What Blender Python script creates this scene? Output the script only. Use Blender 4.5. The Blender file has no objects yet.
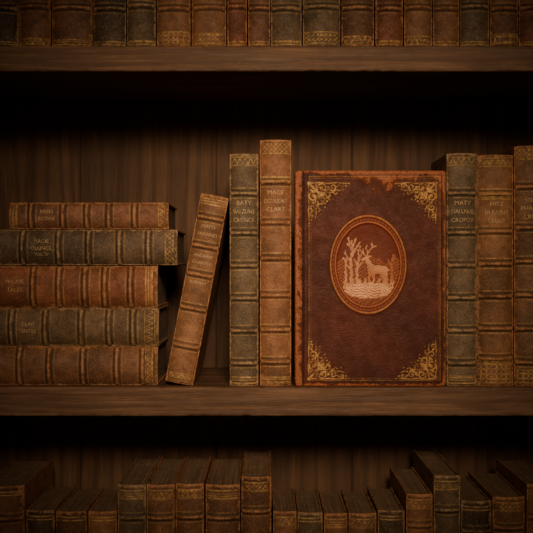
import bpy, bmesh, math, random
import numpy as np
from mathutils import Vector, Matrix, noise as mnoise

S=0.0013; CZ=1.2
def X(px): return (px-266.5)*S
def Z(py): return CZ+(266.5-py)*S
scene=bpy.context.scene
COL=scene.collection

# ------------------------------------------------------------------ node helpers
class NT:
    def __init__(s,name):
        s.m=bpy.data.materials.new(name); s.m.use_nodes=True
        s.t=s.m.node_tree; s.n=s.t.nodes; s.l=s.t.links
        s.b=s.n['Principled BSDF']
    def new(s,t,**k):
        nd=s.n.new(t)
        for a,v in k.items(): setattr(nd,a,v)
        return nd
    def lk(s,a,b): s.l.new(a,b)
    def coord(s,seed=0,scale=(1,1,1)):
        tc=s.new('ShaderNodeTexCoord'); mp=s.new('ShaderNodeMapping')
        mp.inputs['Location'].default_value=(seed*1.37,seed*0.71,seed*2.13)
        mp.inputs['Scale'].default_value=scale
        s.lk(tc.outputs['Object'],mp.inputs['Vector']); return mp.outputs['Vector']
    def noise(s,vec,scale,detail=5,rough=0.6,dist=0):
        nd=s.new('ShaderNodeTexNoise')
        nd.inputs['Scale'].default_value=scale; nd.inputs['Detail'].default_value=detail
        nd.inputs['Roughness'].default_value=rough; nd.inputs['Distortion'].default_value=dist
        s.lk(vec,nd.inputs['Vector']); return nd.outputs['Fac']
    def math(s,op,a,b=None,c=None):
        nd=s.new('ShaderNodeMath',operation=op)
        for i,v in enumerate((a,b,c)):
            if v is None: continue
            if isinstance(v,(int,float)): nd.inputs[i].default_value=v
            else: s.lk(v,nd.inputs[i])
        return nd.outputs[0]
    def sstep(s,v,lo,hi,to0=0.,to1=1.):
        nd=s.new('ShaderNodeMapRange',interpolation_type='SMOOTHSTEP')
        nd.inputs['From Min'].default_value=lo; nd.inputs['From Max'].default_value=hi
        nd.inputs['To Min'].default_value=to0; nd.inputs['To Max'].default_value=to1
        s.lk(v,nd.inputs['Value']); return nd.outputs['Result']
    def attr(s,name):
        nd=s.new('ShaderNodeAttribute',attribute_name=name); return nd.outputs['Fac']
    def mix(s,f,a,b):
        nd=s.new('ShaderNodeMix',data_type='RGBA')
        if isinstance(f,(int,float)): nd.inputs[0].default_value=f
        else: s.lk(f,nd.inputs[0])
        for i,v in ((6,a),(7,b)):
            if isinstance(v,(tuple,list)): nd.inputs[i].default_value=(*v[:3],1)
            else: s.lk(v,nd.inputs[i])
        return nd.outputs[2]
    def bump(s,h,strength,dist,nrm=None):
        nd=s.new('ShaderNodeBump'); nd.inputs['Strength'].default_value=strength
        nd.inputs['Distance'].default_value=dist
        s.lk(h,nd.inputs['Height'])
        if nrm is not None: s.lk(nrm,nd.inputs['Normal'])
        return nd.outputs['Normal']

def mul(c,k): return tuple(x*k for x in c)

def leather(name,base,seed,wear=(0.25,0.13,0.07),gold=(0.50,0.31,0.115),wearamt=1.0,cover=False):
    t=NT(name); v=t.coord(seed)
    big=t.noise(v,14,5,0.6,0.4); mid=t.noise(v,85,6,0.7); fine=t.noise(v,420,4,0.7)
    if cover:
        c=t.mix(t.sstep(big,0.25,0.75),mul(base,0.65),mul(base,1.25))
        c=t.mix(t.sstep(mid,0.42,0.72,0,0.5),c,mul(base,0.45))
    else:
        c=t.mix(t.sstep(big,0.3,0.7),mul(base,0.5),mul(base,1.3))
        c=t.mix(t.sstep(mid,0.38,0.68,0,0.6),c,mul(base,0.36))
        c=t.mix(t.sstep(fine,0.47,0.75,0,0.38),c,wear)
    w=t.attr('wear')
    ws=t.math('ADD',t.noise(v,62,9,0.8,0.5),t.math('MULTIPLY',w,0.31*wearamt))
    wm=t.sstep(ws,0.62,0.75,0,0.85)
    wcol=t.mix(t.sstep(fine,0.3,0.7),mul(wear,0.5),mul(wear,1.25))
    c=t.mix(wm,c,wcol)
    # dark flaked spots
    fl=t.noise(v,110,7,0.75,0.8); c=t.mix(t.sstep(fl,0.59,0.67,0,0.6 if not cover else 0.3),c,mul(base,0.22))
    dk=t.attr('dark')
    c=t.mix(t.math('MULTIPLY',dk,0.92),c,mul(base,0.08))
    if cover:
        c=t.mix(t.math('MULTIPLY',t.attr('oval'),0.85),c,(0.098,0.0155,0.0065))
        sp=t.noise(v,330,3,0.6); c=t.mix(t.sstep(sp,0.68,0.75,0,0.5),c,(0.30,0.11,0.05))
        mo=t.math('MULTIPLY',t.attr('motif'),t.sstep(mid,0.3,0.6,0.5,1.0))
        c=t.mix(mo,c,(0.40,0.135,0.055))
        cr=t.math('MULTIPLY',t.attr('cream'),t.sstep(mid,0.3,0.6,0.5,1.0))
        c=t.mix(cr,c,(0.78,0.42,0.22))
    g=t.attr('gold')
    rub=t.sstep(t.noise(v,150,5,0.75),0.37,0.60,0.12,0.88)
    gm=t.math('MULTIPLY',g,rub)
    c=t.mix(gm,c,gold)
    tx=t.math('MULTIPLY',t.attr('text'),t.sstep(t.noise(v,230,4,0.7),0.32,0.55,0.3,0.85))
    c=t.mix(tx,c,(0.52,0.36,0.18))
    t.lk(c,t.b.inputs['Base Color'])
    t.lk(t.math('MULTIPLY',gm,0.4),t.b.inputs['Metallic'])
    r=t.sstep(mid,0.3,0.7,0.44,0.68); t.lk(r,t.b.inputs['Roughness'])
    t.b.inputs['Specular IOR Level'].default_value=0.28 if not cover else 0.2
    vo=t.new('ShaderNodeTexVoronoi'); vo.inputs['Scale'].default_value=620; t.lk(v,vo.inputs['Vector'])
    h=t.math('ADD',t.math('MULTIPLY',vo.outputs['Distance'],0.5),t.math('MULTIPLY',mid,1.5 if not cover else 0.9))
    h=t.math('ADD',h,t.math('MULTIPLY',g,0.4))
    h=t.math('SUBTRACT',h,t.math('MULTIPLY',wm,0.6))
    h=t.math('ADD',h,t.math('MULTIPLY',fine,0.5))
    t.lk(t.bump(h,0.8,0.0010),t.b.inputs['Normal'])
    return t.m

def pages_mat(name,along=(900,6,6)):
    t=NT(name); v=t.coord(0.3,along)
    n=t.noise(v,1,4,0.7); v2=t.coord(1.7); m=t.noise(v2,60,5,0.6)
    c=t.mix(t.sstep(n,0.35,0.65),(0.085,0.048,0.026),(0.27,0.165,0.09))
    c=t.mix(t.sstep(m,0.35,0.7,0,0.6),c,(0.10,0.054,0.028))
    t.lk(c,t.b.inputs['Base Color']); t.b.inputs['Roughness'].default_value=0.9
    t.lk(t.bump(n,0.6,0.001),t.b.inputs['Normal'])
    return t.m

def wood(name,c_dark,c_mid,c_light,axis='x',seed=0,rough=0.6,bumpS=0.5,planks=0):
    t=NT(name)
    sc={'x':(3.0,34,34),'z':(22,22,2.2)}[axis]
    v=t.coord(seed,sc)
    n1=t.noise(v,1.0,8,0.65,1.2)
    sc2={'x':(10,260,260),'z':(240,240,9)}[axis]
    n2=t.noise(t.coord(seed+3,sc2),1.0,4,0.7,0.4)
    n3=t.noise(t.coord(seed+5),9,4,0.6)
    wv=t.new('ShaderNodeTexWave',wave_type='BANDS' ,bands_direction=('X' if axis=='z' else 'Z'))
    wv.inputs['Scale'].default_value=2.2; wv.inputs['Distortion'].default_value=9
    wv.inputs['Detail'].default_value=3; wv.inputs['Detail Scale'].default_value=0.7
    t.lk(t.coord(seed+1,{'x':(1.2,9,9),'z':(6,6,1.4)}[axis]),wv.inputs['Vector'])
    c=t.mix(t.sstep(n1,0.3,0.7),c_dark,c_mid)
    c=t.mix(t.sstep(n2,0.45,0.75,0,0.7),c,c_light)
    c=t.mix(t.sstep(wv.outputs['Fac'],0.55,1.0,0,0.65),c,c_dark)
    c=t.mix(t.sstep(n3,0.35,0.75,0,0.5),c,mul(c_dark,0.6))
    h=t.math('ADD',n1,t.math('MULTIPLY',n2,0.6)); h=t.math('ADD',h,t.math('MULTIPLY',wv.outputs['Fac'],0.25))
    if planks:
        sx=t.new('ShaderNodeSeparateXYZ'); tc=t.new('ShaderNodeTexCoord'); t.lk(tc.outputs['Object'],sx.inputs[0])
        f=t.math('FRACT',t.math('ADD',t.math('MULTIPLY',sx.outputs['X'],1/planks),0.37))
        d=t.math('MINIMUM',f,t.math('SUBTRACT',1.0,f))
        sm_=t.sstep(d,0.0,0.010,1.0,0.0)
        c=t.mix(t.math('MULTIPLY',sm_,0.6),c,mul(c_dark,0.3))
        pid=t.math('FLOOR',t.math('ADD',t.math('MULTIPLY',sx.outputs['X'],1/planks),0.37))
        wn=t.new('ShaderNodeTexWhiteNoise',noise_dimensions='1D'); t.lk(pid,wn.inputs['W'])
        c=t.mix(t.math('MULTIPLY',wn.outputs['Value'],0.35),c,c_dark)
        h=t.math('SUBTRACT',h,t.math('MULTIPLY',sm_,0.8))
    t.lk(c,t.b.inputs['Base Color'])
    t.b.inputs['Specular IOR Level'].default_value=0.3
    t.lk(t.sstep(n2,0.3,0.7,rough-0.1,rough+0.15),t.b.inputs['Roughness'])
    t.lk(t.bump(h,bumpS,0.003),t.b.inputs['Normal'])
    return t.m

# ------------------------------------------------------------------ geometry accumulator (pixel units)
ATTRS=('gold','wear','dark','oval','motif','cream','text')
class Acc:
    def __init__(s): s.v=[];s.f=[];s.m=[];s.a={k:[] for k in ATTRS};s.n=0;s.sm=[]
    def add(s,verts,faces,mat,smooth=False,**attrs):
        verts=np.asarray(verts,float); n=len(verts)
        s.v.append(verts); o=s.n
        s.f.extend([tuple(int(i)+o for i in f) for f in faces])
        s.m.extend([mat]*len(faces)); s.sm.extend([smooth]*len(faces))
        for k in ATTRS:
            a=attrs.get(k,0.0)
            s.a[k].append(np.full(n,a,float) if np.isscalar(a) else np.asarray(a,float).ravel())
        s.n+=n
    def merge(s,o,off,mat_map):
        vs=np.concatenate(o.v)+np.array(off)
        base=s.n; s.v.append(vs)
        s.f.extend([tuple(i+base for i in f) for f in o.f])
        s.m.extend([mat_map[m] for m in o.m]); s.sm.extend(o.sm)
        for k in ATTRS: s.a[k].append(np.concatenate(o.a[k]))
        s.n+=len(vs)
    def mesh(s,name,mats):
        me=bpy.data.meshes.new(name)
        vs=np.concatenate(s.v)*S
        me.from_pydata(vs.tolist(),[],s.f)
        for m in mats: me.materials.append(m)
        me.polygons.foreach_set('material_index',s.m)
        me.polygons.foreach_set('use_smooth',s.sm)
        for k in ATTRS:
            arr=np.concatenate(s.a[k])
            if arr.max()<=0: continue
            at=me.attributes.new(k,'FLOAT','POINT'); at.data.foreach_set('value',arr.astype(np.float32))
        me.update(); return me
    def obj(s,name,mats):
        ob=bpy.data.objects.new(name,s.mesh(name,mats)); COL.objects.link(ob); return ob

def cbox(x0,x1,y0,y1,z0,z1,bev=0.6,seg=2):
    bm=bmesh.new(); bmesh.ops.create_cube(bm,size=1)
    for v in bm.verts:
        v.co=Vector(((x0+x1)/2+v.co.x*(x1-x0),(y0+y1)/2+v.co.y*(y1-y0),(z0+z1)/2+v.co.z*(z1-z0)))
    if bev>0: bmesh.ops.bevel(bm,geom=bm.edges[:],offset=bev,segments=seg,affect='EDGES',profile=0.5)
    bm.verts.index_update()
    vs=[tuple(v.co) for v in bm.verts]; fs=[[v.index for v in f.verts] for f in bm.faces]
    bm.free(); return vs,fs

# text -> flat triangles
def text_geo(s,size):
    cu=bpy.data.curves.new('t','FONT'); cu.body=s; cu.size=size; cu.align_x='CENTER'; cu.align_y='CENTER'
    cu.resolution_u=2; cu.space_line=0.95; cu.offset=-0.006*size
    ob=bpy.data.objects.new('t',cu); COL.objects.link(ob)
    bpy.context.view_layer.update()
    dg=bpy.context.evaluated_depsgraph_get()
    me=bpy.data.meshes.new_from_object(ob.evaluated_get(dg))
    vs=np.array([v.co[:] for v in me.vertices]).reshape(-1,3); fs=[list(p.vertices) for p in me.polygons]
    bpy.data.objects.remove(ob); bpy.data.curves.remove(cu); bpy.data.meshes.remove(me)
    return vs,fs

TH=math.radians(62)
def arc_y(x,w,b):
    sx=np.clip(np.abs(x)/(w/2),0,1)*math.sin(TH)
    return b*(1-np.sqrt(1-sx**2))/(1-math.cos(TH))

def sm(x,lo,hi):
    t=np.clip((x-lo)/(hi-lo),0,1); return t*t*(3-2*t)

def gold_pattern(kind,x,z,z0,z1,w):
    """ornament between z0,z1"""
    H=z1-z0; t=(z-z0)
    inside=(t>=0)&(t<=H)
    if kind=='lattice':
        p=3.2; a=np.abs(np.sin(math.pi*(x+t)/p/1.4)); b=np.abs(np.sin(math.pi*(x-t)/p/1.4))
        g=1-sm(np.minimum(a,b),0.15,0.4)
    elif kind=='flor':
        p=5.0; xx=((x+p/2)%p)-p/2; zz=((t-H/2+p*5)%p)-p/2
        r=np.hypot(xx,zz); th=np.arctan2(zz,xx)
        g=sm(1.9+0.9*np.cos(4*th)-r,-0.3,0.5)*(1-sm(0.6-r,-0.2,0.2))
    elif kind=='wave':
        g=1-sm(np.abs(t-H/2-np.sin(x*1.15)*H*0.28),0.5,1.1)
        g=np.maximum(g,1-sm(np.hypot(((x+1.4)%2.73)-1.36,(t-H/2)+np.sin(x*1.15)*H*0.22),0.4,0.9))
    else: # stripes
        g=1-sm(np.abs(((t+1)%2.6)-1.3),0.3,0.7)
    edge=np.maximum(1-sm(np.abs(t),0.3,0.75),1-sm(np.abs(t-H),0.3,0.75))
    return np.where(inside,g*0.9,0)*1.0+edge*0.9

def make_book(w,h,d,b=None,bands=(.17,.33,.47,.62,.77,.9),orn=(),lines=0.5,text=None,res=1.5,textdir='x',bt=2.2,bandh=2.2):
    """local px coords: x across spine, y depth (0 = front of spine), z up. bands: fraction from top"""
    A=Acc()
    if b is None: b=w*0.20
    nu=max(12,int(w*res*0.9)); nz=int(h*res)
    th=np.linspace(-TH,TH,nu)
    zb=[h*(1-f) for f in bands]
    zs=np.linspace(0,h,nz)
    Zg,Tg=np.meshgrid(zs,th,indexing='ij')
    ux=np.sin(Tg)/math.sin(TH)
    disp=np.zeros_like(Zg); dark=np.zeros_like(Zg); gold=np.zeros_like(Zg)
    for q in zb:
        dd=np.abs(Zg-q)
        disp+=bandh*np.exp(-(dd/2.0)**4)
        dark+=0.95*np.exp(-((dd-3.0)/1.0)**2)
        gold+=lines*(1-sm(np.abs(dd-5.0),0.25,0.75))
    e=np.minimum(Zg,h-Zg)
    disp-=1.3*(1-sm(e,0,2.2))
    disp-=0.7*np.exp(-((e-4.2)/0.9)**2)
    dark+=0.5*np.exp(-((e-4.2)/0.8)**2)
    disp+=0.25*np.sin(Zg*0.11+w)*np.cos(ux*2.2)
    x=ux*w/2*(1-0.0)+np.sin(Tg)*np.minimum(disp,0)
    y=arc_y(ux*w/2,w,b)-np.cos(Tg)*disp
    for (z0,z1,kind) in orn:
        gold=np.maximum(gold,gold_pattern(kind,x,Zg,z0,z1,w))
    gold*=0.25+0.75*(1-sm(np.abs(ux),0.8,1.0))
    wear=0.18+0.8*np.exp(-e/3.0)+0.6*np.maximum(sm(np.abs(ux),0.72,1.0)*0.8,0)
    for q in zb: wear+=0.65*np.exp(-((Zg-q)/1.5)**2)
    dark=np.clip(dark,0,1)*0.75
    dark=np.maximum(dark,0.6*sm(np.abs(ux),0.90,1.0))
    V=np.stack([x.ravel(),y.ravel(),Zg.ravel()],1)
    F=[]
    for i in range(nz-1):
        for j in range(nu-1):
            a=i*nu+j; F.append((a,a+1,a+nu+1,a+nu))
    A.add(V,F,0,True,gold=np.clip(gold,0,1),wear=wear,dark=dark)
    # head / tail caps + inner
    th1=np.linspace(-TH,TH,nu); xi=np.sin(th1)/math.sin(TH)*w/2*0.96; yi=arc_y(np.sin(th1)/math.sin(TH)*w/2,w,b)+1.8
    for zi,row in ((0,0),(h,nz-1)):
        o=V.reshape(nz,nu,3)[row]
        inn=np.stack([xi,yi,np.full(nu,zi)],1)
        low=inn.copy(); low[:,2]=zi+(3 if zi==0 else -3)
        vs=np.concatenate([o,inn,low]); f=[]
        for j in range(nu-1):
            q=(j,j+1,nu+j+1,nu+j); r=(nu+j,nu+j+1,2*nu+j+1,2*nu+j)
            if zi==0: q=q[::-1]; r=r[::-1]
            f+= [q,r]
        A.add(vs,f,0,True,wear=0.9)
    # boards
    for sgn in (-1,1):
        xa,xb=sorted((sgn*w/2,sgn*(w/2-bt)))
        vs,fs=cbox(xa,xb,b-1.0,d,0,h,0.55)
        A.add(vs,fs,0,False,wear=0.75)
    # pages
    px=np.linspace(-(w/2-bt),(w/2-bt),14)
    py=arc_y(px,w,b)+2.0
    poly=[(a,c) for a,c in zip(px,py)]+[(w/2-bt,d-3),(-(w/2-bt),d-3)]
    n=len(poly)
    vs=[(a,c,2.0) for a,c in poly]+[(a,c,h-2.0) for a,c in poly]
    fs=[tuple(range(n))[::-1],tuple(range(n,2*n))]+[(i,(i+1)%n,n+(i+1)%n,n+i) for i in range(n)]
    A.add(vs,fs,1)
    # text lines : list of (string, z centre, size)
    if text:
        for (s,zc,size,off) in text:
            tv,tf=text_geo(s,size)
            if len(tv)==0: continue
            if textdir=='x':
                wd=tv[:,0].max()-tv[:,0].min(); k=min(1,0.72*w/wd)
                lx=tv[:,0]*k+off; lz=tv[:,1]+zc
            else:
                lx=-(tv[:,1])+off; lz=tv[:,0]+zc
            ly=arc_y(lx,w,b)-0.45
            A.add(np.stack([lx,ly,lz],1),tf,0,False,text=1.0)
    return A

# ------------------------------------------------------------------ materials
BROWN=(0.165,0.070,0.034); RED=(0.155,0.047,0.024); GREY=(0.110,0.075,0.045); OLIVE=(0.100,0.067,0.037)
MAROON=(0.070,0.0150,0.0085)
PAGES=pages_mat('aged_pages')
PAGES_SIDE=pages_mat('aged_pages_fore',(6,900,6))
mwear=(0.36,0.175,0.085); gwear=(0.30,0.19,0.105)
_seed=[1.0]
def L(nm,c,w=mwear,**k):
    _seed[0]+=1.7; return leather('leather_'+nm,c,_seed[0],wear=w,**k)

SHELF=386.5
# ------------------------------------------------------------------ upright books of the middle shelf
def upright(name,x0,x1,ytop,d,mat,dy=1.0,**k):
    w=x1-x0; h=SHELF-ytop
    A=make_book(w-0.3,h,d,**k)
    ob=A.obj(name,[mat,PAGES]); ob.location=(X((x0+x1)/2),dy*S,Z(SHELF)); return ob

def ttl(h,lines,ztop,sz,gap,off=0):
    return [(s,h-ztop-i*gap,sz*0.86,off) for i,s in enumerate(lines)]
B1=(.17,.34,.48,.62,.76,.90)
h=SHELF-153
upright('antique_book',229.3,258.5,153.5,140,L('grey_a',GREY,gwear),bands=B1,
        orn=[(h-12,h-4,'wave'),(3,9,'stripes')],text=ttl(h,['BATY','BALZUNS','CRONCY'],50,7.2,8.5))
h=SHELF-139.5
upright('antique_book',259.7,291.5,139.5,150,L('tan_b',(0.205,0.090,0.043)),bands=(.17,.335,.48,.63,.77,.9),
        orn=[(h-14,h-4,'lattice'),(4,9,'stripes'),(h-41,h-37,'stripes')],text=ttl(h,['MACE','DOULIURT','CLART'],53,7.2,8.5),lines=0.6)
h=SHELF-153
upright('antique_book',447.5,478.3,153,100,L('grey_c',GREY,gwear),bands=B1,
        orn=[(h-12,h-4,'wave'),(3,10,'stripes')],text=ttl(h,['MATY','DALLNUE','CROPOY'],50,7.2,8.5))
h=SHELF-154
upright('antique_book',478.7,515.2,154.5,98,L('brown_d',(0.185,0.086,0.040)),bands=(.17,.33,.47,.61,.75,.88),
        orn=[(h-12,h-4,'wave'),(4,25,'flor'),(h-43,h-38,'stripes')],text=ttl(h,['HICE','BULLINS','CHAIY'],50,7.2,8.5),lines=0.7)
h=SHELF-145
upright('antique_book',515.7,552,145.5,96,L('umber_e',(0.15,0.072,0.036)),bands=B1,
        orn=[(h-14,h-4,'lattice'),(4,16,'flor')],text=ttl(h,['SOALE','PHARETS','CRUDE'],55,7.2,8.5))
# neighbours beyond the frame
upright('antique_book',552.5,580,160,100,L('grey_f',OLIVE,gwear),bands=B1,orn=[(3,10,'wave')])
upright('antique_book',580.5,614,150,100,L('red_g',RED),bands=B1,orn=[(3,14,'lattice')])
upright('antique_book',614.5,646,166,100,L('brown_h',BROWN),bands=B1,orn=[(3,10,'wave')])

# leaning book
th=math.radians(10.8); w=28.5; hh=192
A=make_book(w,hh,135,bands=(.12,.27,.42,.60,.80),orn=[(hh-10,hh-4,'stripes'),(5,10,'wave')],lines=0.7,
    text=[('MASTS',hh-32,4.8,0),('ANDAINES',hh-40,4.6,0),('ANDAINS',hh-62,4.6,0),('CHARTER',hh-69,4.6,0),('BURNAY',hh-89,4.4,0)])
ob=A.obj('antique_book',[L('tan_lean',(0.205,0.096,0.047)),PAGES])
ob.rotation_euler=(0,th,0)
ob.location=(X(192.5-w/2*math.cos(th)),2*S,Z(SHELF-w/2*math.sin(th)))

# ------------------------------------------------------------------ stack of lying books
def lying(x0,x1,y0,y1,d,mat,dy=1.0,**k):
    w=y1-y0; h=x1-x0
    A=make_book(w-0.2,h,d,textdir='z',**k)
    ob=A.obj('antique_book',[mat,PAGES]); ob.rotation_euler=(0,math.pi/2,0)
    ob.location=(X(x0),dy*S,Z((y0+y1)/2)); return ob
def fr(x0,x1,xs): return tuple((x1-x)/(x1-x0) for x in xs)
x0,x1=-12,157
lying(x0,x1,347.0,386.5,110,L('s5',(0.150,0.068,0.036)),dy=3,bands=fr(x0,x1,(18,48,82,116,142)),orn=[(x1-x0-12,x1-x0-5,'lattice')],lines=0.3)
x0,x1=-16,158
lying(x0,x1,308.5,346.8,105,L('s4',(0.125,0.078,0.043),gwear),dy=4,bands=fr(x0,x1,(10,44,80,108,132)),orn=[(x1-x0-14,x1-x0-4,'wave')],lines=0.5,
      text=[('CLAIS',43,5.2,-3),('ONTES',43,5.2,4)])
x0,x1=-20,157
lying(x0,x1,265.5,308.3,115,L('s3',(0.190,0.066,0.032)),dy=2,bands=fr(x0,x1,(32,58,84,104,130)),orn=[(x1-x0-12,x1-x0-5,'stripes')],lines=0.55,
      text=[('PHLASE',34,5.6,-5),('TALES',34,5.6,3)])
x0,x1=-8,177
lying(x0,x1,229.3,265.3,110,L('s2',(0.098,0.064,0.040),gwear),dy=0.5,bands=fr(x0,x1,(22,58,88,119,148)),orn=[(x1-x0-12,x1-x0-4,'lattice')],lines=0.45,
      text=[('PIACIE',49,5.2,-6),('OLLINCE',49,5.2,1),('VOL. IV',49,4.4,7)])
x0,x1=8,168
lying(x0,x1,202,229.1,100,L('s1',(0.150,0.065,0.036)),dy=3,bands=fr(x0,x1,(30,62,86,108,134)),orn=[(x1-x0-10,x1-x0-4,'wave'),(4,8,'stripes')],lines=0.5,
      text=[('BASES',38,5.2,-4),('ECONE',38,5.2,3)])

# ------------------------------------------------------------------ the large embossed book, cover to the viewer
def seg(PX,PY,a,b,ra,rb):
    ax,ay=a; bx,by=b; dx,dy=bx-ax,by-ay; L2=dx*dx+dy*dy+1e-9
    t=np.clip(((PX-ax)*dx+(PY-ay)*dy)/L2,0,1)
    return np.hypot(PX-(ax+t*dx),PY-(ay+t*dy))-(ra+(rb-ra)*t)
def poly(PX,PY,pts,r0,r1):
    n=len(pts)-1; out=np.full_like(PX,1e9)
    for i in range(n):
        out=np.minimum(out,seg(PX,PY,pts[i],pts[i+1],r0+(r1-r0)*i/n,r0+(r1-r0)*(i+1)/n))
    return out
def spiral(cx,cy,r,turns,a0,dirn=1,n=22,tail=None):
    P=[]
    for i in range(n+1):
        t=i/n; a=a0+dirn*turns*2*math.pi*t; rr=r*(1-0.85*t)
        P.append((cx+rr*math.cos(a),cy+rr*math.sin(a)))
    return P
def corner_ornament(a,b):
    """a,b distances from the inner corner along both edges; symmetric"""
    D=np.full_like(a,1e9)
    for (u,v) in ((a,b),(b,a)):
        D=np.minimum(D,poly(u,v,spiral(14.5,5.5,5.0,1.4,math.pi*0.9,1),0.7,0.4))
        D=np.minimum(D,poly(u,v,spiral(25,5.0,4.2,1.3,math.pi,-1),0.7,0.4))
        D=np.minimum(D,poly(u,v,spiral(33.5,3.6,3.0,1.2,math.pi,1),0.6,0.35))
        D=np.minimum(D,poly(u,v,spiral(15,14.5,4.0,1.2,0.3,-1),0.6,0.35))
        D=np.minimum(D,poly(u,v,[(0,0),(6,1.0),(12,0.2),(20,1.2),(29,0.4),(39,1.2)],0.6,0.35))
        D=np.minimum(D,poly(u,v,[(3,3),(8,9),(13,10.5),(19,9.5),(22,11.5)],0.8,0.3))
        D=np.minimum(D,poly(u,v,[(19,10),(25,10),(28,12.5)],0.6,0.3))
        D=np.minimum(D,poly(u,v,[(29,8),(33,8.4),(36,7)],0.5,0.3))
        D=np.minimum(D,poly(u,v,[(8,3),(9.5,8),(7,6)],0.8,0.3))
        D=np.minimum(D,poly(u,v,[(5,12),(8,17),(7,22),(9,27)],0.7,0.3))
        D=np.minimum(D,poly(u,v,[(12,22),(15,20),(18,22)],0.6,0.3))
        for (p,q,r) in ((20,5,1.0),(29.5,4,0.8),(38,3.5,0.8),(22,14,0.8),(19,19,0.9),(29,11,0.6),(10,13,0.8),(41,1.2,.7),(33,12,.5),(25,17,.5)):
            D=np.minimum(D,np.hypot(u-p,v-q)-r)
    D=np.minimum(D,poly(a,b,[(1,1),(6,6),(11,11),(17,17)],1.1,0.4))
    return 1-sm(D,-0.2,0.5)

BW,BH,BD=151.0,216.0,30.0
A=Acc()
rs=2.2; nx=int(BW*rs); nz=int(BH*rs)
xs=np.linspace(0,BW,nx); zs=np.linspace(0,BH,nz)
ZZ,XX=np.meshgrid(zs,xs,indexing='ij')
YT=BH-ZZ # from top
edge=np.minimum(np.minimum(XX,BW-XX),np.minimum(ZZ,BH-ZZ))
gold=np.zeros_like(XX); dark=np.zeros_like(XX); motif=np.zeros_like(XX); oval=np.zeros_like(XX); rel=np.zeros_like(XX); cream=np.zeros_like(XX)
# hinge
hx=8.0
rel-=1.0*np.exp(-((XX-hx)/1.2)**2); dark+=0.8*np.exp(-((XX-hx)/1.1)**2)
el=np.minimum(np.minimum(XX-hx,BW-XX),np.minimum(ZZ,BH-ZZ))
gold=np.maximum(gold,0.3*(1-sm(np.abs(el-6.0),0.3,0.8))*(XX>hx+2))
dark=np.maximum(dark,0.7*np.exp(-((el-4.4)/0.7)**2)*(XX>hx))
gold=np.maximum(gold,0.2*(1-sm(np.abs(np.where(XX>hx,el,99)-8.0),0.1,0.5)))
# corners
ins=8.8; l=XX-hx-ins+4; r=BW-ins-XX-0.5; tp=YT-ins-3; bt=ZZ-ins+2
for a,b in ((l,tp),(r,tp),(l,bt),(r,bt)):
    m=(a>-2)&(a<45)&(b>-2)&(b<45)
    g=np.zeros_like(a); g[m]=corner_ornament(a[m],b[m])*0.85; gold=np.maximum(gold,g)
# medallion
mx,mz=73.0,BH-94.0
PX=XX-mx; PY=ZZ-mz
rr=np.hypot(PX/37.5,PY/48.5); rd=(rr-1)*43
ang=np.arctan2(PY/48.5,PX/38.5)
ringm=1-sm(np.abs(rd),0.5,1.2)
motif=np.maximum(motif,0.6*ringm)
motif=np.maximum(motif,0.32*(1-sm(np.abs(rd+2.8)-0.4*np.cos(ang*60),0.2,0.9)))
motif=np.maximum(motif,0.75*(1-sm(np.abs(rd+5.4),0.4,1.0)))
gold=np.maximum(gold,0.35*ringm)
oval=1-sm(rd,-1.0,0.5)
rel+=1.0*np.exp(-(rd/1.8)**2)+0.6*np.exp(-((rd+5.4)/1.3)**2)-0.7*(1-sm(rd,-8,-6))
inside=1-sm(rd,-7.5,-6.5)
# slightly irregular hand-engraved line work
jx=0.35*np.sin(PY*1.3+np.sin(PX*0.9))+0.25*np.sin(PX*2.1+PY*0.7); jy=0.35*np.sin(PX*1.1+1.7*np.sin(PY*0.6))
PX=PX+jx; PY=PY+jy
D=np.full_like(XX,1e9)
def add(d):
    global D; D=np.minimum(D,d)
haze=inside*np.exp(-((PX+1)/20)**2-((PY-5)/17)**2)
haze*=0.5+0.5*np.sin(PY*2.6+0.8*np.sin(PX*0.3))*np.cos(PX*0.7)
motif=np.maximum(motif,0.28*haze)
# distant rocky ridge with engraved hatching
ridge=-2+7*np.abs(np.sin(PX*0.12+0.9))+2.2*np.abs(np.sin(PX*0.41))
hills=inside*sm(ridge-PY,-0.3,0.6)*(0.14+0.40*sm(np.sin(PX*1.5-PY*1.9+2*np.sin(PX*0.3)),-0.1,0.7)); motif=np.maximum(motif,hills)
motif=np.maximum(motif,inside*0.5*(1-sm(np.abs(PY-ridge),0.2,0.7)))
# bare trees
D=np.full_like(XX,1e9)
add(poly(PX,PY,[(-17,-20),(-16.5,-8),(-17.5,4),(-15.5,14),(-16.5,24)],1.5,0.5))
add(poly(PX,PY,[(-10.5,-20),(-11.5,-6),(-9,6),(-10,15)],1.3,0.45))
add(poly(PX,PY,[(-22,-16),(-22.5,-4),(-21.5,6)],0.9,0.3))
for a,b in (((-17,2),(-22.5,10)),((-16,8),(-11.5,17)),((-16,14),(-20.5,21)),((-10.5,-4),(-5.5,3)),((-11,0),(-14,6)),((-15.5,17),(-12,26)),((-9.5,5),(-6,11)),((-17,-4),(-22,0)),((-22.3,10),(-23,14)),((-21.7,2),(-25,7)),((-5.5,3),(-4.5,7)),((-13,15),(-8,22)),((-18,20),(-20,27))):
    add(seg(PX,PY,a,b,0.6,0.3))
add(poly(PX,PY,[(24,-16),(23.5,0),(25,10)],0.9,0.3)); add(seg(PX,PY,(23.5,-2),(19.5,5),0.5,0.25)); add(seg(PX,PY,(24,3),(27,9),0.5,0.25))
tm=inside*(1-sm(D,-0.1,0.6)); motif=np.maximum(motif,0.7*tm); cream=np.maximum(cream,0.4*tm*(PX<-5))
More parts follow.
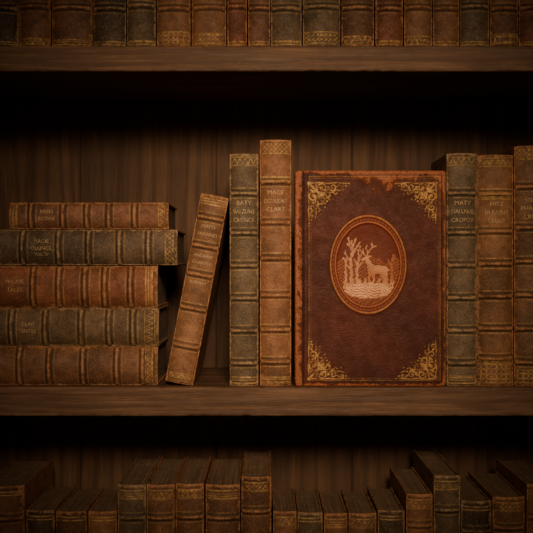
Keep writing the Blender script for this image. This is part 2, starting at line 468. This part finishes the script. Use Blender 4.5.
# deer, standing, facing left
D=np.full_like(XX,1e9)
add(seg(PX,PY,(4,-5),(15,-5.5),4.3,3.9)); add(seg(PX,PY,(2.5,-2.5),(-1.5,6),3.0,1.7))
add(seg(PX,PY,(-1.2,6.6),(-6.3,4.6),1.8,0.8)); add(seg(PX,PY,(-0.2,7.5),(2.6,8.6),0.7,0.4))
add(poly(PX,PY,[(-1.4,8),(0.5,13),(4.3,16.5),(3.8,21)],0.55,0.3)); add(poly(PX,PY,[(0.2,12),(-2.0,15.5),(-1.5,19)],0.45,0.28)); add(poly(PX,PY,[(3.5,16),(7.5,18.5)],0.4,0.28))
add(poly(PX,PY,[(-2.2,8),(-5,12),(-8,14.5),(-8,18.5)],0.5,0.28)); add(poly(PX,PY,[(-5.2,12),(-4.5,16)],0.4,0.28))
add(poly(PX,PY,[(2,-7),(1,-13),(1.4,-20)],1.7,0.65)); add(poly(PX,PY,[(5,-8),(5.8,-14),(4.8,-20)],1.6,0.65))
add(poly(PX,PY,[(15.3,-7),(13.8,-12),(15.8,-15),(14.8,-21)],2.4,0.65)); add(poly(PX,PY,[(17,-6),(18,-12),(19.6,-15),(18.8,-20)],2.1,0.65))
add(seg(PX,PY,(18.3,-3.5),(20.6,-6),1.2,0.6))
dm=1-sm(D,-0.1,0.6)
outl=inside*(1-sm(D,0.7,1.6))
motif*=1-0.85*outl; cream*=1-0.85*outl
sh=0.5+0.5*np.sin((PX*0.7+PY)*3.2)
cream=np.maximum(cream,inside*dm*(0.10+0.55*sm(PY+0.35*PX,-9,2)*sh))
motif=np.maximum(motif,inside*dm*(0.5+0.4*sh))
# snowy, hatched ground mound
gr=np.hypot((PX+0)/25,(PY+26)/8.5)
gm=(1-sm(gr,0.82,1.04))*inside
hat=0.5+0.5*np.sin(PY*2.4+3*np.sin(PX*0.35)+PX*0.6)
motif=np.maximum(motif,gm*(0.5+0.4*hat)); cream=np.maximum(cream,gm*(0.2+0.8*sm(hat,0.3,0.8)))
for k in range(30):
    a=-24+k*1.7; g_=inside*(1-sm(seg(PX,PY,(a,-24),(a+math.sin(k*2.1)*3,-17+3*math.sin(k*3.7)),0.45,0.2),0,0.5)); cream=np.maximum(cream,0.55*g_)
rel+=0.25*motif+0.25*gold
nz1=np.sin(XX*0.21+1.3)*0.5+np.sin(XX*0.083+0.4)*0.7+np.sin(ZZ*0.13)*0.4
wear=0.0+0.95*np.exp(-edge/2.0)+(1.0+0.4*nz1)*np.exp(-YT/(7.5+4.5*sm(nz1,-0.5,1.0)))*sm(XX,10,50)+0.3*np.exp(-ZZ/5)
wear+=0.5*(XX<hx-1)
wear+=0.3*np.exp(-(BW-XX)/4.5)
crn=np.minimum.reduce([np.hypot(XX-cx,ZZ-cz) for cx in (0,BW) for cz in (0,BH)])
wear+=0.9*np.exp(-crn/6)
rnd=1.2*(1-sm(edge,0,1.6))**2
Y=-rel*0.8+rnd
# rounded outline corners
R=4.0
cxm=np.clip(XX,R,BW-R); czm=np.clip(ZZ,R,BH-R)
dx=XX-cxm; dz=ZZ-czm; dl=np.maximum(np.maximum(np.abs(dx),np.abs(dz)),1e-9); hy=np.maximum(np.hypot(dx,dz),1e-9)
k=np.where((np.abs(dx)>0)&(np.abs(dz)>0),dl/hy,1)
k=0.7*k+0.3
VX=cxm+dx*k; VZ=czm+dz*k
V=np.stack([(VX-BW/2).ravel(),Y.ravel(),VZ.ravel()],1)
ii,jj=np.meshgrid(np.arange(nz-1),np.arange(nx-1),indexing='ij'); a=(ii*nx+jj).ravel()
F=np.stack([a,a+1,a+nx+1,a+nx],1)
per=[j for j in range(nx)]+[i*nx+nx-1 for i in range(1,nz)]+[(nz-1)*nx+j for j in range(nx-2,-1,-1)]+[i*nx for i in range(nz-2,0,-1)]
bk=V[per].copy(); bk[:,1]=3.8
nV=len(V); n=len(per)
allV=np.concatenate([V,bk])
faces=[tuple(f) for f in F.tolist()]
for q in range(n):
    q2=(q+1)%n; faces.append((per[q2],per[q],nV+q,nV+q2))
faces.append(tuple(nV+q for q in range(n)))
ext=lambda arr,v=0: np.concatenate([arr.ravel(),np.full(n,v)])
A.add(allV,faces,0,True,gold=np.clip(ext(gold),0,1),wear=ext(wear,1.1),dark=np.clip(ext(dark),0,1),oval=ext(oval),motif=np.clip(ext(motif),0,1),cream=np.clip(ext(cream),0,1))
vs,fs=cbox(-BW/2,BW/2,BD-3.6,BD,0,BH,0.8); A.add(vs,fs,0,wear=0.6)
# rounded spine on the left
sv=[];nn=14
for zi in (0,BH):
    for q in range(nn+1):
        t=q/nn; yy=3.2+(BD-6.4)*t; sv.append((-BW/2+3.5-3.3*math.sin(math.pi*t),yy,zi))
    for q in range(nn,-1,-1):
        t=q/nn; yy=3.2+(BD-6.4)*t; sv.append((-BW/2+5.5-3.3*math.sin(math.pi*t),yy,zi))
m2=2*(nn+1)
fs=[tuple(range(m2)),tuple(range(m2,2*m2))[::-1]]+[(q,m2+q,m2+(q+1)%m2,(q+1)%m2) for q in range(m2)]
A.add(sv,fs,0,wear=0.6)
vs,fs=cbox(-BW/2+5.3,BW/2-3.5,3.8,BD-3.6,3.2,BH-3.2,0.3,1); A.add(vs,fs,1)
cov=leather('leather_embossed_cover',MAROON,4.4,wear=(0.31,0.100,0.042),gold=(0.50,0.29,0.10),cover=True,wearamt=1.15)
ob=A.obj('embossed_deer_book',[cov,PAGES_SIDE]); ob.location=(X(370.6),0,Z(SHELF))

# ------------------------------------------------------------------ rows of books above and below
pal=[L('r_brown',(0.145,0.065,0.033)),L('r_tan',(0.185,0.084,0.042)),L('r_grey',(0.090,0.060,0.037),gwear),L('r_red',(0.140,0.043,0.023)),
     L('r_olive',(0.092,0.060,0.034),gwear),L('r_dark',(0.055,0.034,0.022),gwear),L('r_umber',(0.115,0.051,0.028)),PAGES]
def row(name,items,base_py,dres=0.9):
    R=Acc()
    for it in items:
        x0,x1,top,d,mi,orn,dy=it
        w=x1-x0-0.3; hh=base_py-top
        B=make_book(w,hh,d,res=dres,bands=tuple(1-q for q in (.2,.36,.52,.68,.84)),orn=orn(hh),lines=0.45)
        R.merge(B,((x0+x1)/2-266.5,dy,0),{0:mi,1:7})
    ob=R.obj(name,pal); ob.location=(0,0,Z(base_py)); return ob
def o_b(k1=None,z=4,hh=12): 
    return lambda H:[(z,z+hh,k1)] if k1 else [(3,6,'stripes')]
up=[(-140,-110,-150,130,0,o_b()),(-109,-75,-160,130,2,o_b('wave')),(-74,-44,-145,130,1,o_b()),(-43,-16,-155,130,5,o_b()),
 (-15,17,-150,130,5,o_b()),(17.5,49,-160,130,0,o_b('wave',3,6)),(50,91,-155,130,6,o_b('stripes',3,5)),(92,125,-150,130,5,o_b()),
 (126,155,-165,130,4,o_b('stripes',3,4)),(156,190,-150,130,1,o_b('flor',4,12)),(191,226,-155,130,1,o_b('lattice',4,10)),(227,247,-160,130,3,o_b()),
 (248,270.5,-150,130,6,o_b()),(271,302,-150,130,2,o_b('stripes',3,4)),(303,341,-160,130,4,o_b('lattice',4,12)),(342,375,-155,130,6,o_b('wave',4,7)),
 (376,404,-150,130,3,o_b('stripes',3,4)),(405,433.5,-155,130,1,o_b('wave',3,8)),(434,460.5,-150,130,0,o_b()),(461,491,-160,130,2,o_b()),
 (491.5,520,-150,130,6,o_b('flor',4,9)),(520.5,552,-155,130,3,o_b()),(553,590,-150,130,2,o_b()),(591,622,-160,130,0,o_b()),(623,660,-150,130,5,o_b())]
row('row_of_books',[(*u,2.0) for u in up],47.0)
def o_t(k=None): return lambda H:[(H-14,H-6,k)] if k else [(H-9,H-6,'stripes')]
lo=[(-120,-90,500,140,0,o_t(),4),(-89,-55,488,140,2,o_t(),4),(-54,-22,495,140,1,o_t(),4),
 (-21,21.5,488,145,6,o_t(),5),(23,52,513,120,5,o_t(),8),(53,84.5,514,115,6,o_t(),8),(86,115,514,110,1,o_t(),8),
 (116.5,145,486,150,2,o_t('stripes'),3),(145.5,174,486,150,0,o_t('wave'),3),(174.7,203.5,485,150,0,o_t('lattice'),3),(205,240,486,150,6,o_t('stripes'),3),
 (241,271.5,478,150,0,o_t('lattice'),3),(273,297,514,115,1,o_t('wave'),8),(297.7,323.5,515,112,4,o_t(),8),(324.5,348.5,516,110,1,o_t('stripes'),8),
 (349.5,378,516,112,6,o_t('wave'),8),(379,406.5,513,112,5,o_t(),8),(407.5,434.5,496,140,1,o_t('wave'),6),(435,462,477,150,4,o_t('stripes'),4),
 (463,494,503,125,5,o_t(),6),(495,528,499,130,0,o_t('lattice'),6),(529,560,486,140,1,o_t('wave'),4),(561,592,500,140,2,o_t(),4),(593,626,480,140,0,o_t(),4)]
row('row_of_books',lo,690.0)

# ------------------------------------------------------------------ bookcase
W_SH=wood('shelf_walnut',(0.078,0.039,0.022),(0.170,0.090,0.051),(0.26,0.150,0.090),'x',1)
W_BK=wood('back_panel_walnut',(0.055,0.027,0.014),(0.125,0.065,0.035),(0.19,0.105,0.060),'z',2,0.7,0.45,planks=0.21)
W_FR=wood('frame_walnut',(0.060,0.030,0.016),(0.12,0.062,0.034),(0.18,0.10,0.06),'z',7)
case=bpy.data.objects.new('bookcase',None); COL.objects.link(case); case.location=(0,0,0)
XL,XR=-150.0,683.0; YF=-6.0; YB=190.0
def child(ob,name): ob.name=name; ob.parent=case; return ob
def shelf(name,pt,pb):
    x0,x1=XL,XR; n=420; Hh=pb-pt; R=2.0
    prof=[]
    prof.append((YB,0)); 
    for q in range(12): prof.append((YB+(YF+R-YB)*(q+1)/12 if q<11 else YF+R,0))
    for q in range(1,6):
        a=q/6*math.pi/2; prof.append((YF+R-R*math.sin(a),-R+R*math.cos(a)))
    for q in range(11): prof.append((YF,-R-(Hh-2*R)*q/10))
    for q in range(1,6):
        a=q/6*math.pi/2; prof.append((YF+R-R*math.cos(a),-Hh+R-R*math.sin(a)))
    prof.append((YF+R,-Hh)); prof.append((YB,-Hh))
    m=len(prof); vs=[]
    for i in range(n+1):
        x=x0+(x1-x0)*i/n
        for (y,z) in prof:
            nzv=mnoise.noise(Vector((x*0.05,z*0.35,pt)))+0.6*mnoise.noise(Vector((x*0.22,z*0.5,pt+9)))
            chip=max(0,mnoise.noise(Vector((x*0.12,pt*2+ (0 if z>-Hh/2 else 50),3.3)))-0.15)
            if y<YF+R+0.1:
                ee=min(-z,Hh+z)
                y2=y+0.45*nzv+ (1.8*chip*math.exp(-ee/1.6))
                z2=z- (0.8*chip*math.exp(-(-z)/1.5) if z>-Hh/2 else 0) + (1.0*chip*math.exp(-(Hh+z)/1.5) if z<-Hh/2 else 0)
                vs.append((x-266.5,y2,z2))
            else: vs.append((x-266.5,y,z))
    fs=[]
    for i in range(n):
        for j in range(m): 
            a=i*m+j; b=i*m+(j+1)%m; fs.append((a,b,b+m,a+m))
    fs.append(tuple(range(m))[::-1]); fs.append(tuple(n*m+j for j in range(m)))
    A=Acc(); A.add(vs,fs,0,True); ob=A.obj(name,[W_SH]); ob.location=(0,0,Z(pt))
    me=ob.data
    if hasattr(me,'set_sharp_from_angle'): me.set_sharp_from_angle(angle=math.radians(50))
    return child(ob,name)
shelf('shelf_top',47.0,72.5); shelf('shelf_middle',SHELF,415.5); shelf('shelf_bottom',690.0,718.0)
def boxo(name,x0,x1,y0,y1,pt,pb,mat,bev=1.5,par=True):
    A=Acc(); vs,fs=cbox(x0-266.5,x1-266.5,y0,y1,0,pb-pt,bev); A.add(vs,fs,0); ob=A.obj(name,[mat]); ob.location=(0,0,Z(pb))
    if par: child(ob,name)
    return ob
FLOORPY=266.5+CZ/S
boxo('back_panel',XL,XR,YB,YB+8,-290,FLOORPY-2,W_BK,0.5)
boxo('side_left',XL-26,XL,YF-4,YB+8,-318,FLOORPY,W_FR)
boxo('side_right',XR,XR+26,YF-4,YB+8,-318,FLOORPY,W_FR)
boxo('case_top',XL,XR,YF-2,YB,-318,-290,W_FR)
boxo('cabinet_door_left',XL+1,266,YF+2,YF+22,722,FLOORPY-60,W_FR)
boxo('cabinet_door_right',267,XR-1,YF+2,YF+22,722,FLOORPY-60,W_FR)
boxo('plinth',XL,XR,YF,YB,FLOORPY-56,FLOORPY,W_FR)
# room
W_FL=wood('floor_boards',(0.03,0.016,0.01),(0.07,0.04,0.024),(0.10,0.06,0.036),'x',11)
def simple(name,c):
    t=NT(name); v=t.coord(2.0); n=t.noise(v,6,6,0.6); t.lk(t.mix(t.sstep(n,0.3,0.7),mul(c,0.85),c),t.b.inputs['Base Color']); t.b.inputs['Roughness'].default_value=0.9
    t.lk(t.bump(t.noise(v,120,4),0.2,0.002),t.b.inputs['Normal']); return t.m
def mbox(name,lo,hi,mat):
    vs,fs=cbox(lo[0],hi[0],lo[1],hi[1],lo[2],hi[2],0); me=bpy.data.meshes.new(name); me.from_pydata(vs,[],fs); me.materials.append(mat)
    ob=bpy.data.objects.new(name,me); COL.objects.link(ob); return ob
mbox('floor',(-2.5,-3.2,-0.05),(2.5,0.40,0.0),W_FL)
mbox('wall_back',(-2.5,0.30,0.0),(2.5,0.40,2.7),simple('plaster_dark',(0.06,0.045,0.035)))

# ------------------------------------------------------------------ light
def spot(name,loc,tgt,power,size,ang,col):
    l=bpy.data.lights.new(name,'SPOT'); l.energy=power; l.shadow_soft_size=size; l.spot_size=math.radians(ang); l.spot_blend=1.0; l.color=col
    ob=bpy.data.objects.new(name,l); COL.objects.link(ob); ob.location=loc
    ob.rotation_euler=(Vector(tgt)-Vector(loc)).to_track_quat('-Z','Y').to_euler(); return ob
spot('reading_spotlight',(0.12,-1.70,CZ+0.60),(0.02,0.0,CZ+0.02),215,0.24,26.5,(1.0,0.725,0.455))
wd=bpy.data.worlds.new('room_ambient'); scene.world=wd; wd.use_nodes=True
wd.node_tree.nodes['Background'].inputs[0].default_value=(1.0,0.62,0.37,1); wd.node_tree.nodes['Background'].inputs[1].default_value=0.07

cam=bpy.data.cameras.new('camera'); co=bpy.data.objects.new('camera',cam); COL.objects.link(co)
cam.sensor_width=36; cam.lens=36*1000/533; co.location=(0,-1000*S,CZ); co.rotation_euler=(math.pi/2,0,0)
cam.clip_start=0.01; scene.camera=co
